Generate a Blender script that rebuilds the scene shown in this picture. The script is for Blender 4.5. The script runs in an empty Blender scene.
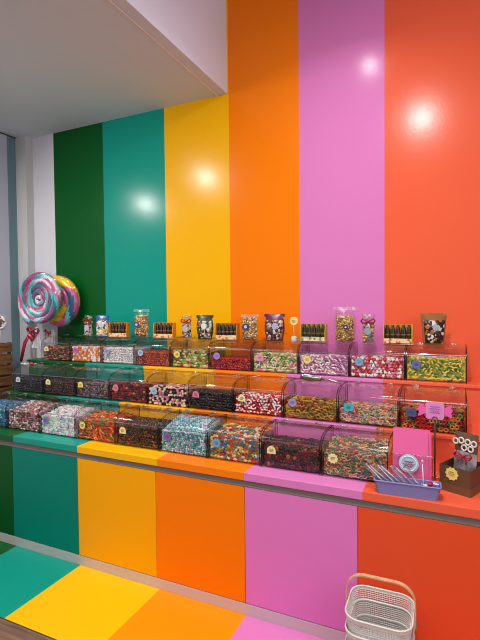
import bpy, bmesh, math, random
from mathutils import Vector, Matrix, Euler
from math import sin, cos, pi, sqrt, radians

rnd = random.Random(11)
SC = bpy.context.scene
COL = SC.collection
PI = pi

# ------------------------------------------------------------------ colours and materials
def lin(c):
    out = []
    for v in c[:3]:
        v = v / 255.0
        out.append(v / 12.92 if v <= 0.04045 else ((v + 0.055) / 1.055) ** 2.4)
    return (*out, 1.0)

_mats = {}
def paint(name, rgb, rough=0.5, spec=0.5, metal=0.0, bump=0.0, bscale=200.0, coat=0.0):
    if name in _mats:
        return _mats[name]
    m = bpy.data.materials.new(name)
    m.use_nodes = True
    b = m.node_tree.nodes['Principled BSDF']
    b.inputs['Base Color'].default_value = lin(rgb)
    b.inputs['Roughness'].default_value = rough
    b.inputs['Specular IOR Level'].default_value = spec
    b.inputs['Metallic'].default_value = metal
    b.inputs['Coat Weight'].default_value = coat
    if bump:
        add_bump(m, bump, bscale)
    _mats[name] = m
    return m

def add_bump(m, strength, scale):
    nt = m.node_tree
    b = nt.nodes['Principled BSDF']
    g = nt.nodes.new('ShaderNodeNewGeometry')
    n = nt.nodes.new('ShaderNodeTexNoise')
    n.inputs['Scale'].default_value = scale
    n.inputs['Detail'].default_value = 2
    bp = nt.nodes.new('ShaderNodeBump')
    bp.inputs['Strength'].default_value = strength
    bp.inputs['Distance'].default_value = 0.002
    nt.links.new(g.outputs['Position'], n.inputs['Vector'])
    nt.links.new(n.outputs['Fac'], bp.inputs['Height'])
    nt.links.new(bp.outputs['Normal'], b.inputs['Normal'])

def candy(rgb, rough=0.3):
    return paint('candy_%d_%d_%d' % tuple(rgb), rgb, rough, 0.55)

def stripes(name, stops, axis='X', rough=0.4, spec=0.5, bump=0.0, bscale=150):
    """hard colour bands along a world axis; stops = [(start, rgb), ...]"""
    m = bpy.data.materials.new(name)
    m.use_nodes = True
    nt = m.node_tree
    b = nt.nodes['Principled BSDF']
    g = nt.nodes.new('ShaderNodeNewGeometry')
    s = nt.nodes.new('ShaderNodeSeparateXYZ')
    mr = nt.nodes.new('ShaderNodeMapRange')
    lo, hi = -4.0, 3.0
    mr.inputs['From Min'].default_value = lo
    mr.inputs['From Max'].default_value = hi
    cr = nt.nodes.new('ShaderNodeValToRGB')
    cr.color_ramp.interpolation = 'CONSTANT'
    e = cr.color_ramp.elements
    while len(e) > 1:
        e.remove(e[-1])
    e[0].position = 0.0
    e[0].color = lin(stops[0][1])
    for st, c in stops[1:]:
        k = e.new((st - lo) / (hi - lo))
        k.color = lin(c)
    nt.links.new(g.outputs['Position'], s.inputs[0])
    nt.links.new(s.outputs[axis], mr.inputs['Value'])
    nt.links.new(mr.outputs[0], cr.inputs[0])
    nt.links.new(cr.outputs[0], b.inputs['Base Color'])
    b.inputs['Roughness'].default_value = rough
    b.inputs['Specular IOR Level'].default_value = spec
    if bump:
        add_bump(m, bump, bscale)
    return m

def acrylic(name, tint, base=0.05, rough=0.04, gloss=(1, 1, 1)):
    """clear plastic sheet: light goes through, a mirror sheen that grows at a slant"""
    if name in _mats:
        return _mats[name]
    m = bpy.data.materials.new(name)
    m.use_nodes = True
    nt = m.node_tree
    nt.nodes.remove(nt.nodes['Principled BSDF'])
    out = nt.nodes['Material Output']
    t = nt.nodes.new('ShaderNodeBsdfTransparent')
    t.inputs['Color'].default_value = (*tint, 1)
    g = nt.nodes.new('ShaderNodeBsdfGlossy')
    g.inputs['Roughness'].default_value = rough
    g.inputs['Color'].default_value = (*gloss, 1)
    lw = nt.nodes.new('ShaderNodeLayerWeight')
    lw.inputs['Blend'].default_value = 0.5
    pw = nt.nodes.new('ShaderNodeMath'); pw.operation = 'POWER'
    pw.inputs[1].default_value = 5.0
    ma = nt.nodes.new('ShaderNodeMath'); ma.operation = 'MULTIPLY_ADD'
    ma.inputs[1].default_value = 0.6 - base
    ma.inputs[2].default_value = base
    mx = nt.nodes.new('ShaderNodeMixShader')
    nt.links.new(lw.outputs['Facing'], pw.inputs[0])
    nt.links.new(pw.outputs[0], ma.inputs[0])
    nt.links.new(ma.outputs[0], mx.inputs[0])
    nt.links.new(t.outputs[0], mx.inputs[1])
    nt.links.new(g.outputs[0], mx.inputs[2])
    nt.links.new(mx.outputs[0], out.inputs['Surface'])
    _mats[name] = m
    return m

def mixed(name, cols, scale=45.0, rough=0.4, bump=0.8):
    """packed sweets: cells of several colours with rounded relief"""
    if name in _mats:
        return _mats[name]
    m = bpy.data.materials.new(name)
    m.use_nodes = True
    nt = m.node_tree
    b = nt.nodes['Principled BSDF']
    g = nt.nodes.new('ShaderNodeNewGeometry')
    v = nt.nodes.new('ShaderNodeTexVoronoi')
    v.inputs['Scale'].default_value = scale
    s = nt.nodes.new('ShaderNodeSeparateColor')
    cr = nt.nodes.new('ShaderNodeValToRGB')
    cr.color_ramp.interpolation = 'CONSTANT'
    e = cr.color_ramp.elements
    while len(e) > 1:
        e.remove(e[-1])
    e[0].position = 0
    e[0].color = lin(cols[0])
    for i in range(1, len(cols)):
        k = e.new(i / len(cols))
        k.color = lin(cols[i])
    nt.links.new(g.outputs['Position'], v.inputs['Vector'])
    nt.links.new(v.outputs['Color'], s.inputs[0])
    nt.links.new(s.outputs[0], cr.inputs[0])
    nt.links.new(cr.outputs[0], b.inputs['Base Color'])
    bp = nt.nodes.new('ShaderNodeBump')
    bp.invert = True
    bp.inputs['Strength'].default_value = bump
    bp.inputs['Distance'].default_value = 0.006
    nt.links.new(v.outputs['Distance'], bp.inputs['Height'])
    nt.links.new(bp.outputs[0], b.inputs['Normal'])
    b.inputs['Roughness'].default_value = rough
    _mats[name] = m
    return m

def film(name, rgb, opacity, rough=0.4):
    """thin crinkled white film that lets part of the light through"""
    if name in _mats:
        return _mats[name]
    m = paint(name, rgb, rough, 0.5)
    nt = m.node_tree
    t = nt.nodes.new('ShaderNodeBsdfTransparent')
    mx = nt.nodes.new('ShaderNodeMixShader')
    mx.inputs[0].default_value = opacity
    nt.links.new(t.outputs[0], mx.inputs[1])
    nt.links.new(nt.nodes['Principled BSDF'].outputs[0], mx.inputs[2])
    nt.links.new(mx.outputs[0], nt.nodes['Material Output'].inputs['Surface'])
    return m

# ------------------------------------------------------------------ mesh helpers
class MB:
    def __init__(self):
        self.bm = bmesh.new()
        self.mi = 0
    def _tag(self, faces, smooth=False, mi=None):
        for f in faces:
            f.material_index = self.mi if mi is None else mi
            f.smooth = smooth
    def box(self, x0, x1, y0, y1, z0, z1, bevel=0.0, M=None):
        r = bmesh.ops.create_cube(self.bm, size=1.0)
        vs = r['verts']
        for v in vs:
            v.co = Vector(((x0 + x1) / 2 + v.co.x * (x1 - x0), (y0 + y1) / 2 + v.co.y * (y1 - y0), (z0 + z1) / 2 + v.co.z * (z1 - z0)))
        fs = set(f for v in vs for f in v.link_faces)
        if bevel:
            es = set(e for v in vs for e in v.link_edges)
            rr = bmesh.ops.bevel(self.bm, geom=list(es), offset=bevel, segments=2, affect='EDGES', profile=0.5)
            fs = set(f for f in rr['faces'])
            vs = list(set(v for f in fs for v in f.verts))
            fs = set(f for v in vs for f in v.link_faces)
        if M is not None:
            for v in vs:
                v.co = M @ v.co
        self._tag(fs)
        return vs
    def ico(self, c, r, sub=1, M=None, smooth=True):
        rr = bmesh.ops.create_icosphere(self.bm, subdivisions=sub, radius=1.0)
        S = Matrix.Translation(c) @ (M if M is not None else Matrix.Identity(4)) @ Matrix.Diagonal((*r, 1))
        for v in rr['verts']:
            v.co = S @ v.co
        self._tag(set(f for v in rr['verts'] for f in v.link_faces), smooth)
        return rr['verts']
    def tube(self, pts, rad, n=8, caps=True, closed=False, mif=None, smooth=True, flat=1.0):
        """round bar along points; rad a number or a list; mif(i, j) gives the material slot"""
        P = [Vector(p) for p in pts]
        N = len(P)
        if not hasattr(rad, '__len__'):
            rad = [rad] * N
        rings = []
        prev = None
        for i in range(N):
            if closed:
                t = (P[(i + 1) % N] - P[i - 1]).normalized()
            else:
                t = (P[min(i + 1, N - 1)] - P[max(i - 1, 0)]).normalized()
            if prev is None:
                a = Vector((0, 0, 1)) if abs(t.z) < 0.9 else Vector((0, 1, 0))
                u = t.cross(a).normalized()
            else:
                u = (prev - t * prev.dot(t)).normalized()
            prev = u
            w = t.cross(u)
            rings.append([self.bm.verts.new(P[i] + (u * cos(2 * PI * j / n) + w * sin(2 * PI * j / n) * flat) * rad[i]) for j in range(n)])
        fs = []
        for i in range(N if closed else N - 1):
            A, B = rings[i], rings[(i + 1) % N]
            for j in range(n):
                f = self.bm.faces.new((A[j], A[(j + 1) % n], B[(j + 1) % n], B[j]))
                f.smooth = smooth
                f.material_index = mif(i, j) if mif else self.mi
                fs.append(f)
        if caps and not closed:
            for R in (list(reversed(rings[0])), rings[-1]):
                f = self.bm.faces.new(R)
                f.material_index = self.mi
        return rings
    def lathe(self, prof, n=20, M=None, smooth=True, squash=1.0):
        rings = []
        for r, z in prof:
            rings.append([Vector((r * cos(2 * PI * j / n), r * sin(2 * PI * j / n) * squash, z)) for j in range(n)])
        vr = [[self.bm.verts.new((M @ p) if M is not None else p) for p in R] for R in rings]
        for A, B in zip(vr, vr[1:]):
            for j in range(n):
                f = self.bm.faces.new((A[j], A[(j + 1) % n], B[(j + 1) % n], B[j]))
                f.smooth = smooth
                f.material_index = self.mi
        for R in (list(reversed(vr[0])), vr[-1]):
            f = self.bm.faces.new(R)
            f.material_index = self.mi
    def prism(self, poly, d0, d1, M=None, smooth=False):
        """polygon in local x,z pushed along y from d0 to d1"""
        a = [Vector((x, d0, z)) for x, z in poly]
        b = [Vector((x, d1, z)) for x, z in poly]
        if M is not None:
            a = [M @ p for p in a]
            b = [M @ p for p in b]
        a = [self.bm.verts.new(p) for p in a]
        b = [self.bm.verts.new(p) for p in b]
        n = len(a)
        fs = [self.bm.faces.new(a), self.bm.faces.new(list(reversed(b)))]
        for i in range(n):
            f = self.bm.faces.new((a[i], b[i], b[(i + 1) % n], a[(i + 1) % n]))
            f.smooth = smooth
            fs.append(f)
        for f in fs:
            f.material_index = self.mi
    def sheet(self, fn, nu, nv, mif=None, smooth=True):
        """grid surface fn(u, v) with u, v in 0..1"""
        V = [[self.bm.verts.new(fn(i / nu, j / nv)) for i in range(nu + 1)] for j in range(nv + 1)]
        for j in range(nv):
            for i in range(nu):
                f = self.bm.faces.new((V[j][i], V[j][i + 1], V[j + 1][i + 1], V[j + 1][i]))
                f.smooth = smooth
                f.material_index = mif(i, j) if mif else self.mi
    def mesh(self, name, mats):
        bmesh.ops.recalc_face_normals(self.bm, faces=self.bm.faces)
        me = bpy.data.meshes.new(name)
        self.bm.to_mesh(me)
        self.bm.free()
        for m in (mats if isinstance(mats, (list, tuple)) else [mats]):
            me.materials.append(m)
        return me
    def build(self, name, mats, parent=None):
        return add(name, self.mesh(name, mats), parent)

def add(name, me, parent=None, loc=None, rot=None):
    o = bpy.data.objects.new(name, me)
    COL.objects.link(o)
    if parent is not None:
        o.parent = parent
    if loc is not None:
        o.location = loc
    if rot is not None:
        o.rotation_euler = rot
    return o

def tag(o, label, cat, group=None, kind=None):
    o['label'] = label
    o['category'] = cat
    if group:
        o['group'] = group
    if kind:
        o['kind'] = kind
    return o

def thing(name, label, cat, loc, rz=0.0, group=None, rx=0.0, ry=0.0):
    o = bpy.data.objects.new(name, None)
    o.empty_display_size = 0.05
    COL.objects.link(o)
    o.location = loc
    o.rotation_euler = (rx, ry, rz)
    return tag(o, label, cat, group)

def struct(o):
    o['kind'] = 'structure'
    return o

# ------------------------------------------------------------------ the camera
yaw, pitch, roll, F = 0.43603, -0.030594, -0.009885, 458.81
fwd = Vector((-sin(yaw) * cos(pitch), cos(yaw) * cos(pitch), sin(pitch)))
rgt = Vector((cos(yaw), sin(yaw), 0))
upv = rgt.cross(fwd)
r2 = rgt * cos(roll) + upv * sin(roll)
u2 = upv * cos(roll) - rgt * sin(roll)
cam = bpy.data.cameras.new('camera')
co = bpy.data.objects.new('camera', cam)
COL.objects.link(co)
M = Matrix((r2, u2, -fwd)).transposed().to_4x4()
M.translation = Vector((0, 0, 1.55))
co.matrix_world = M
cam.sensor_fit = 'VERTICAL'
cam.sensor_height = 24
cam.lens = F / 640 * 24
cam.clip_start = 0.05
SC.camera = co

# ------------------------------------------------------------------ the room
GREEN, TEAL, YEL, ORA, PINK, COR = (2, 88, 32), (14, 152, 132), (253, 184, 2), (252, 128, 2), (223, 128, 191), (243, 100, 64)
WEDGE = [-3.155, -2.613, -2.022, -1.472, -0.942, -0.393, 0.17]
EDGE = [-3.155, -2.60, -2.04, -1.475, -0.94, -0.385, 0.17]
WHITE = (226, 224, 230)
def bands(E):
    return [(-4, WHITE), (E[0], GREEN), (E[1], TEAL), (E[2], YEL), (E[3], ORA), (E[4], PINK), (E[5], COR), (E[6], (196, 34, 60))]
wall_stops = bands(WEDGE)
flat_stops = [(-4, GREEN)] + bands(EDGE)[2:]
m_wall = stripes('striped_wall_paint', wall_stops, rough=0.21, spec=0.24, bump=0.10, bscale=60)
m_deck = stripes('striped_counter_laminate', flat_stops, rough=0.38, spec=0.45)
floor_stops = [(a, {ORA: (254, 148, 2), YEL: (254, 192, 2)}.get(c, c)) for a, c in flat_stops]
m_floor = stripes('striped_vinyl_floor', floor_stops, rough=0.42, spec=0.22)
m_white = paint('white_plaster', WHITE, 0.7, 0.3)
m_ceil = paint('ceiling_plaster', (216, 226, 234), 0.8, 0.2)

b = MB(); b.box(-3.66, 2.4, 2.97, 3.07, 0, 3.8)
struct(b.build('wall_back', m_wall))
m_left = stripes('pale_wall_with_teal_band', [(-4, (196, 197, 212)), (2.795, (108, 140, 150)), (2.93, (196, 197, 212))], axis='Y', rough=0.5)
b = MB(); b.box(-3.66, -3.53, -2.6, 2.97, 0, 3.8)
struct(b.build('wall_left', m_left))
b = MB(); b.box(-3.53, -3.405, 2.895, 2.97, 0, 3.06)
struct(b.build('trim_1', paint('grey_white_trim', (205, 203, 202), 0.5)))
b = MB(); b.box(-3.53, -3.522, -2.6, 2.895, 3.05, 3.06)
struct(b.build('trim_2', paint('dark_ceiling_line', (60, 62, 66), 0.5)))  # thin dark strip along the top of the left wall
b = MB(); b.box(-3.53, -1.468, -2.6, 2.97, 3.06, 3.72)
b.mi = 1
b.box(-1.468, -1.4675, -2.6, 2.97, 3.06, 3.72)
struct(b.build('ceiling', [m_ceil, paint('soffit_daylight_tint', (228, 236, 246), 0.7, 0.3)]))  # side skin coloured lighter and cooler, painting daylight onto that face
b = MB(); b.box(-1.548, -1.538, -2.6, 2.97, 3.054, 3.06)
struct(b.build('trim_3', paint('corner_bead', (225, 220, 212), 0.5)))
b = MB(); b.box(-3.66, 2.4, -2.6, 3.07, 3.72, 3.8)
struct(b.build('ceiling_upper', m_white))

def wood_mat(name, c1, c2, sx, sy, rough=0.5):
    m = bpy.data.materials.new(name)
    m.use_nodes = True
    nt = m.node_tree
    bs = nt.nodes['Principled BSDF']
    g = nt.nodes.new('ShaderNodeTexCoord')
    mp = nt.nodes.new('ShaderNodeMapping')
    mp.inputs['Scale'].default_value = (sx, sy, sx)
    n = nt.nodes.new('ShaderNodeTexNoise')
    n.inputs['Scale'].default_value = 1.0
    n.inputs['Detail'].default_value = 6
    cr = nt.nodes.new('ShaderNodeValToRGB')
    cr.color_ramp.elements[0].position = 0.35
    cr.color_ramp.elements[0].color = lin(c1)
    cr.color_ramp.elements[1].position = 0.68
    cr.color_ramp.elements[1].color = lin(c2)
    nt.links.new(g.outputs['Object'], mp.inputs[0])
    nt.links.new(mp.outputs[0], n.inputs['Vector'])
    nt.links.new(n.outputs['Fac'], cr.inputs[0])
    nt.links.new(cr.outputs[0], bs.inputs['Base Color'])
    bs.inputs['Roughness'].default_value = rough
    return m
m_plank = wood_mat('brown_wood_floor', (92, 68, 54), (142, 112, 92), 4, 60)
b = MB(); b.box(-3.66, 2.4, -2.6, 1.527, -0.08, 0)
struct(b.build('floor', m_plank))
b = MB(); b.box(-3.66, 2.4, 1.533, 3.07, -0.08, 0)
struct(b.build('floor_striped', m_floor))
b = MB(); b.box(-3.66, 2.4, 1.527, 1.533, -0.08, 0.001)
struct(b.build('trim_4', paint('dark_floor_joint', (70, 52, 40), 0.5)))

# ------------------------------------------------------------------ the stepped counter
X0, X1 = -3.52, 1.2
ZB, ZM, ZT = 0.725, 0.91, 1.122
YB, YM, YT = 2.15, 2.45, 2.72
XCR = 0
ctr = thing('display_counter', 'long stepped candy counter with rainbow striped doors and shelves', 'counter', (-1.2, 2.5, 0))
def cpart(name, mb, mat, label=None):
    o = mb.build(name, mat, ctr)
    o.matrix_parent_inverse = Matrix.Translation((1.2, -2.5, 0))
    if label:
        o['label'] = label
    return o
door_cols = [('green', (2, 84, 30)), ('teal', (2, 128, 110)), ('yellow', (252, 172, 2)), ('orange', (253, 126, 2)), ('pink', (228, 124, 194)), ('coral', (236, 82, 42)), ('crimson', (190, 32, 56)), ('crimson', (190, 32, 56))]
ed = [X0] + EDGE[1:] + [0.725, X1]
for i, (nm, c) in enumerate(door_cols):
    b = MB(); b.box(ed[i] + 0.0015, ed[i + 1] - 0.0015, 2.05, 2.068, 0.062, 0.650, bevel=0.0015)
    cpart('door_panel', b, paint('door_' + nm, c, 0.38, 0.25), nm + ' door panel')
b = MB(); b.box(X0, X1, 2.0705, 2.10, 0.062, 0.655); b.box(X0, X1, 2.10, 2.95, 0.02, 0.68)
cpart('carcass', b, paint('carcass_board', (150, 140, 120), 0.6))
b = MB(); b.box(X0, X1, 2.05, 2.068, 0.0, 0.058, bevel=0.001)
cpart('plinth', b, paint('plinth_aluminium', (206, 194, 192), 0.45, 0.5, 0.2))
b = MB(); b.box(X0, X1, 2.054, 2.10, 0.656, 0.6835); b.box(X0, X1, 2.049, 2.0539, 0.6525, 0.657)
cpart('grip_rail', b, paint('grip_aluminium', (138, 128, 123), 0.45, 0.5, 0.25))
b = MB(); b.box(X0, X1, 2.043, 2.46, 0.684, ZB, bevel=0.003)
cpart('countertop', b, m_deck)
b = MB(); b.box(X0, X1, 2.4605, 2.966, 0.684, ZB)
cpart('countertop_back', b, m_deck)
for yy, z0, z1, y1, xl in ((2.425, ZB, ZM, 2.73, -3.13), (2.695, ZM, ZT, 2.968, -3.215)):
    b = MB(); b.box(xl + .01, X1, yy + 0.012, yy + 0.03, ZB + .0005, z1 - 0.018)
    b.box(xl + .01, xl + .028, yy + .0301, y1 - .01, ZB + .0005, z1 - 0.018)
    cpart('riser', b, m_deck)
    b = MB(); b.box(xl, X1, yy, y1, z1 - 0.018, z1, bevel=0.002)
    cpart('shelf', b, m_deck)

# ------------------------------------------------------------------ acrylic bins
m_clear = acrylic('clear_acrylic', (0.98, 0.978, 0.978), 0.014, 0.05)
m_side = acrylic('smoky_acrylic_side', (0.93, 0.92, 0.925), 0.016, 0.05)
m_rimd = acrylic('dark_acrylic_edge', (0.10, 0.085, 0.085), 0.06, 0.2)
m_lid = acrylic('clear_acrylic_lid', (0.972, 0.966, 0.968), 0.026, 0.06)
m_hng = acrylic('clear_acrylic_clip', (0.85, 0.85, 0.85), 0.25, 0.12)
BW, BD, BF, BH, BR = 0.309, 0.232, 0.137, 0.193, 0.115

def prof(off=0.0, n=9):
    """lid line from the front lip over the curve to the back, in (y, z)"""
    pts = []
    for i in range(n + 1):
        a = PI / 2 * i / n
        pts.append((BR - (BR - off) * cos(a), BF + (BH - BF - off) * sin(a)))
    pts.append((BD, BH - off))
    return pts

b = MB()
b.box(-BW / 2, BW / 2, 0, BD, 0, 0.003)
b.box(-BW / 2 + 0.005, BW / 2 - 0.005, 0, 0.003, 0.003, BF)
b.box(-BW / 2 + 0.005, BW / 2 - 0.005, BD - 0.003, BD, 0.003, BH - 0.004)
me_body = b.mesh('bin_body', m_clear)
b = MB()
P = [(0, 0.003)] + prof() + [(BD, 0.003)]
a1 = [b.bm.verts.new((0, y, z)) for y, z in P]
a2 = [b.bm.verts.new((0.005, y, z)) for y, z in P]
f = b.bm.faces.new(a1); f.material_index = 0
f = b.bm.faces.new(list(reversed(a2))); f.material_index = 0
for i in range(len(P)):
    f = b.bm.faces.new((a1[i], a1[(i + 1) % len(P)], a2[(i + 1) % len(P)], a2[i])); f.material_index = 1
me_side = b.mesh('bin_side', [m_side, m_rimd])
b = MB()
o_, i_ = prof(), prof(0.003)
W2 = BW / 2 - 0.0052
for A, Bq in zip(range(len(o_) - 1), range(1, len(o_))):
    for (p, q, flip) in ((o_[A], o_[Bq], 0), (i_[A], i_[Bq], 1)):
        vs = [b.bm.verts.new((x, y, z)) for x, (y, z) in ((-W2, p), (W2, p), (W2, q), (-W2, q))]
        f = b.bm.faces.new(vs); f.smooth = True
bmesh.ops.remove_doubles(b.bm, verts=b.bm.verts, dist=0.0002)
me_lid = b.mesh('bin_lid', m_lid)
b = MB(); b.box(-W2, W2, -0.006, 0.0025, BF + 0.0005, BF + 0.0055, bevel=0.001)
me_lip = b.mesh('lid_lip', m_hng)
b = MB()
b.box(-0.016, 0.016, 0.175, 0.215, BH + 0.0002, BH + 0.006, bevel=0.002)
b.tube([(-0.02, 0.215, BH + 0.005), (0.02, 0.215, BH + 0.005)], 0.0045, 8)
me_hinge = b.mesh('lid_hinge', m_hng)

def tag_mesh(shape, r=0.0235):
    b = MB()
    if shape == 'round':
        poly = [(r * cos(2 * PI * k / 24), r * sin(2 * PI * k / 24)) for k in range(24)]
    elif shape == 'scallop':
        poly = [(r * (1 + 0.09 * cos(k * 10 * 2 * PI / 60)) * cos(2 * PI * k / 60), r * (1 + 0.09 * cos(k * 10 * 2 * PI / 60)) * sin(2 * PI * k / 60)) for k in range(60)]
    elif shape == 'dome':
        poly = [(r * cos(PI * k / 16), r * 1.1 * sin(PI * k / 16) - r * 0.25) for k in range(17)] + [(-r, -r * 0.75), (r, -r * 0.75)]
        poly = [(r, -r * 0.75)] + [(r * cos(PI * k / 16), r * 1.05 * sin(PI * k / 16) - r * 0.1) for k in range(17)] + [(-r, -r * 0.75)]
    elif shape == 'rect':
        poly = []
        for cx, cz, a0 in ((1, 1, 0), (-1, 1, 90), (-1, -1, 180), (1, -1, 270)):
            for k in range(5):
                a = radians(a0 + 22.5 * k)
                poly.append((cx * r * 0.75 + r * 0.3 * cos(a), cz * r * 0.55 + r * 0.3 * sin(a)))
    b.prism(poly, 0, 0.0012)
    return b
tag_geo = {}
def get_tag(shape, mat):
    k = (shape, mat.name)
    if k not in tag_geo:
        tag_geo[k] = tag_mesh(shape).mesh('price_tag', mat)
    return tag_geo[k]
squig = {}
def get_squiggle(mat):
    if mat.name not in squig:
        b = MB()
        for z, w in ((0.006, 0.010), (0.0, 0.013), (-0.006, 0.008)):
            b.tube([(-w + 2 * w * k / 12, 0, z + 0.0012 * sin(k * 2.1)) for k in range(13)], 0.0008, 5)
        squig[mat.name] = b.mesh('scribble', mat)
    return squig[mat.name]

# ------------------------------------------------------------------ sweets: one mesh per shape and colour
_cm = {}
def sweet(shape, L, cols):
    """L = overall length in metres; cols = one or two colours"""
    key = (shape, L, cols)
    if key in _cm:
        return _cm[key]
    b = MB()
    h = L / 2
    if shape == 'bean':
        b.ico((0, 0, 0), (h, h * 0.62, h * 0.66), 2)
    elif shape == 'ball':
        b.ico((0, 0, 0), (h, h, h), 2)
    elif shape == 'disc':
        b.lathe([(h * 0.6, -h * 0.42), (h * 0.92, -h * 0.3), (h, 0), (h * 0.92, h * 0.3), (h * 0.6, h * 0.42)], 16, Matrix.Rotation(PI / 2, 4, 'X'))
    elif shape == 'ring':
        b.tube([(h * 0.68 * cos(2 * PI * k / 16), 0, h * 0.68 * sin(2 * PI * k / 16)) for k in range(16)], h * 0.34, 8, closed=True)
    elif shape == 'log':
        n = 9
        b.tube([(-h + L * k / (n - 1), 0, h * 0.18 * sin(PI * k / (n - 1))) for k in range(n)],
               [h * 0.42 * s for s in (0.45, 0.8, 0.97, 1, 1, 1, 0.97, 0.8, 0.45)], 10)
    elif shape == 'banana':
        n = 11
        b.tube([(h * 0.95 * sin(-1.1 + 2.2 * k / (n - 1)), 0, h * 0.9 * (cos(-1.1 + 2.2 * k / (n - 1)) - 0.72)) for k in range(n)],
               [h * 0.38 * s for s in (0.4, 0.7, 0.88, 0.98, 1, 1, 1, 0.98, 0.88, 0.7, 0.4)], 10)
    elif shape == 'bear':
        b.ico((0, 0, 0), (h * 0.62, h * 0.4, h * 0.46), 2)
        b.ico((h * 0.62, 0, 0), (h * 0.36, h * 0.34, h * 0.36), 1)
        for sx in (-1, 1):
            for sz in (-1, 1):
                b.ico((sx * h * 0.42 - h * 0.12, -h * 0.16, sz * h * 0.4), (h * 0.22, h * 0.2, h * 0.22), 1)
        for sz in (-1, 1):
            b.ico((h * 0.84, 0, sz * h * 0.26), (h * 0.14, h * 0.12, h * 0.14), 1)
    elif shape == 'berry':
        b.ico((0, 0, 0), (h * 0.82, h * 0.82, h * 0.82), 2)
        g = random.Random(3)
        for k in range(22):
            zz = 1 - 2 * (k + 0.5) / 22
            a = k * 2.4
            rr = sqrt(1 - zz * zz)
            b.ico((h * 0.78 * rr * cos(a), h * 0.78 * rr * sin(a), h * 0.78 * zz), (h * 0.24,) * 3, 1)
    elif shape == 'worm':
        n = 19
        b.tube([(-h + L * k / (n - 1), h * 0.06 * sin(k * 1.0), h * 0.34 * sin(2 * PI * 1.1 * k / (n - 1))) for k in range(n)],
               [h * 0.15 * (1 if 0 < k < n - 1 else 0.6) * (1 + 0.1 * (k % 2)) for k in range(n)], 7)
    elif shape == 'cube':
        b.box(-h * 0.8, h * 0.8, -h * 0.6, h * 0.6, -h * 0.65, h * 0.65, bevel=h * 0.16)
    elif shape == 'croc':
        n = 13
        b.tube([(-h + L * k / (n - 1), 0, h * 0.16 * sin(2 * PI * k / (n - 1))) for k in range(n)],
               [h * s for s in (0.12, 0.24, 0.27, 0.2, 0.26, 0.31, 0.32, 0.3, 0.26, 0.2, 0.14, 0.09, 0.04)], 8)
        for x in (-0.35, 0.2):
            for s in (-1, 1):
                b.ico((h * x, 0, s * h * 0.34), (h * 0.1, h * 0.1, h * 0.2), 1)
    elif shape == 'heart':
        poly = []
        for k in range(28):
            t = 2 * PI * k / 28
            poly.append((h * 0.95 * sin(t) ** 3, h * (0.78 * cos(t) - 0.3 * cos(2 * t) - 0.12 * cos(3 * t) - 0.05 * cos(4 * t))))
        b.prism(poly, -h * 0.3, h * 0.3, smooth=False)
        bmesh.ops.bevel(b.bm, geom=[e for e in b.bm.edges if e.calc_face_angle(0) > 1.2], offset=h * 0.12, segments=2, affect='EDGES')
        for f in b.bm.faces: f.smooth = True
    if len(cols) > 1:
        for f in b.bm.faces:
            c = f.calc_center_median()
            f.material_index = 1 if c.x > h * 0.08 else 0
    me = b.mesh('sweet_' + shape, [candy(c) for c in cols])
    _cm[key] = me
    return me
THIN = {'bean': 0.33, 'ball': 0.5, 'disc': 0.22, 'ring': 0.18, 'log': 0.21, 'banana': 0.2, 'bear': 0.22, 'berry': 0.48, 'worm': 0.1, 'cube': 0.33, 'croc': 0.17, 'heart': 0.17}

def fill_h(y, hf, hb):
    t = min(1, max(0, (y - 0.02) / (BD - 0.06)))
    return hf + (hb - hf) * t

def scatter(sp, s, L, shape, hf, hb, deep=1, top_rows=99):
    """positions inside a bin: a layer lying against the front glass, then the surface of the heap"""
    out = []
    th = THIN[shape] * L
    xm = BW / 2 - 0.0072 - L * 0.5
    nx = max(2, int(round(2 * xm / s)) + 1)
    zlo, zhi = 0.0045 + L * (0.5 if shape in ('ball', 'disc', 'ring', 'berry', 'heart', 'bear') else 0.36), hf - L * 0.3
    sz = s * 0.80
    nz = max(1, int(round((zhi - zlo) / sz)) + 1)
    for d in range(deep):
        for k in range(nz):
            z = zlo + (zhi - zlo) * (k / max(1, nz - 1))
            for i in range(nx):
                x = -xm + 2 * xm * (i + (0.5 if (k + d) % 2 else 0) * 0.9) / (nx - 0.5)
                x = max(-xm, min(xm, x + sp.uniform(-.18, .18) * s))
                zz = z + sp.uniform(-.16, .16) * s
                zz = max(zlo, min(zhi + L * 0.1, zz))
                y = 0.0045 + th + 0.002 + sp.uniform(0, 0.004) + d * s * 0.62
                tilt = sp.uniform(-1.4, 1.4) if k else sp.uniform(-0.5, 0.5)
                M = Matrix.Translation((x, y, zz)) @ Euler((sp.uniform(-.12, .12), tilt, sp.uniform(-.12, .12))).to_matrix().to_4x4()
                out.append(M)
    y = 0.012 + s * 1.0
    row = 0
    while y < BD - 0.012 - L * 0.4 and row < top_rows:
        for i in range(nx):
            x = -xm + 2 * xm * (i + (0.5 if row % 2 else 0)) / (nx - 0.5)
            x = max(-xm, min(xm, x + sp.uniform(-.2, .2) * s))
            yy = y + sp.uniform(-.15, .15) * s
            z = fill_h(yy, hf, hb) - th * 0.6 + sp.uniform(-.22, .2) * s * 0.6
            M = Matrix.Translation((x, max(0.012 + L * .4, yy), z)) @ Euler((PI / 2 + sp.uniform(-.35, .35), sp.uniform(-.3, .3), sp.uniform(0, 6.28))).to_matrix().to_4x4()
            out.append(M)
        y += s * 0.82
        row += 1
    return out

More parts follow.
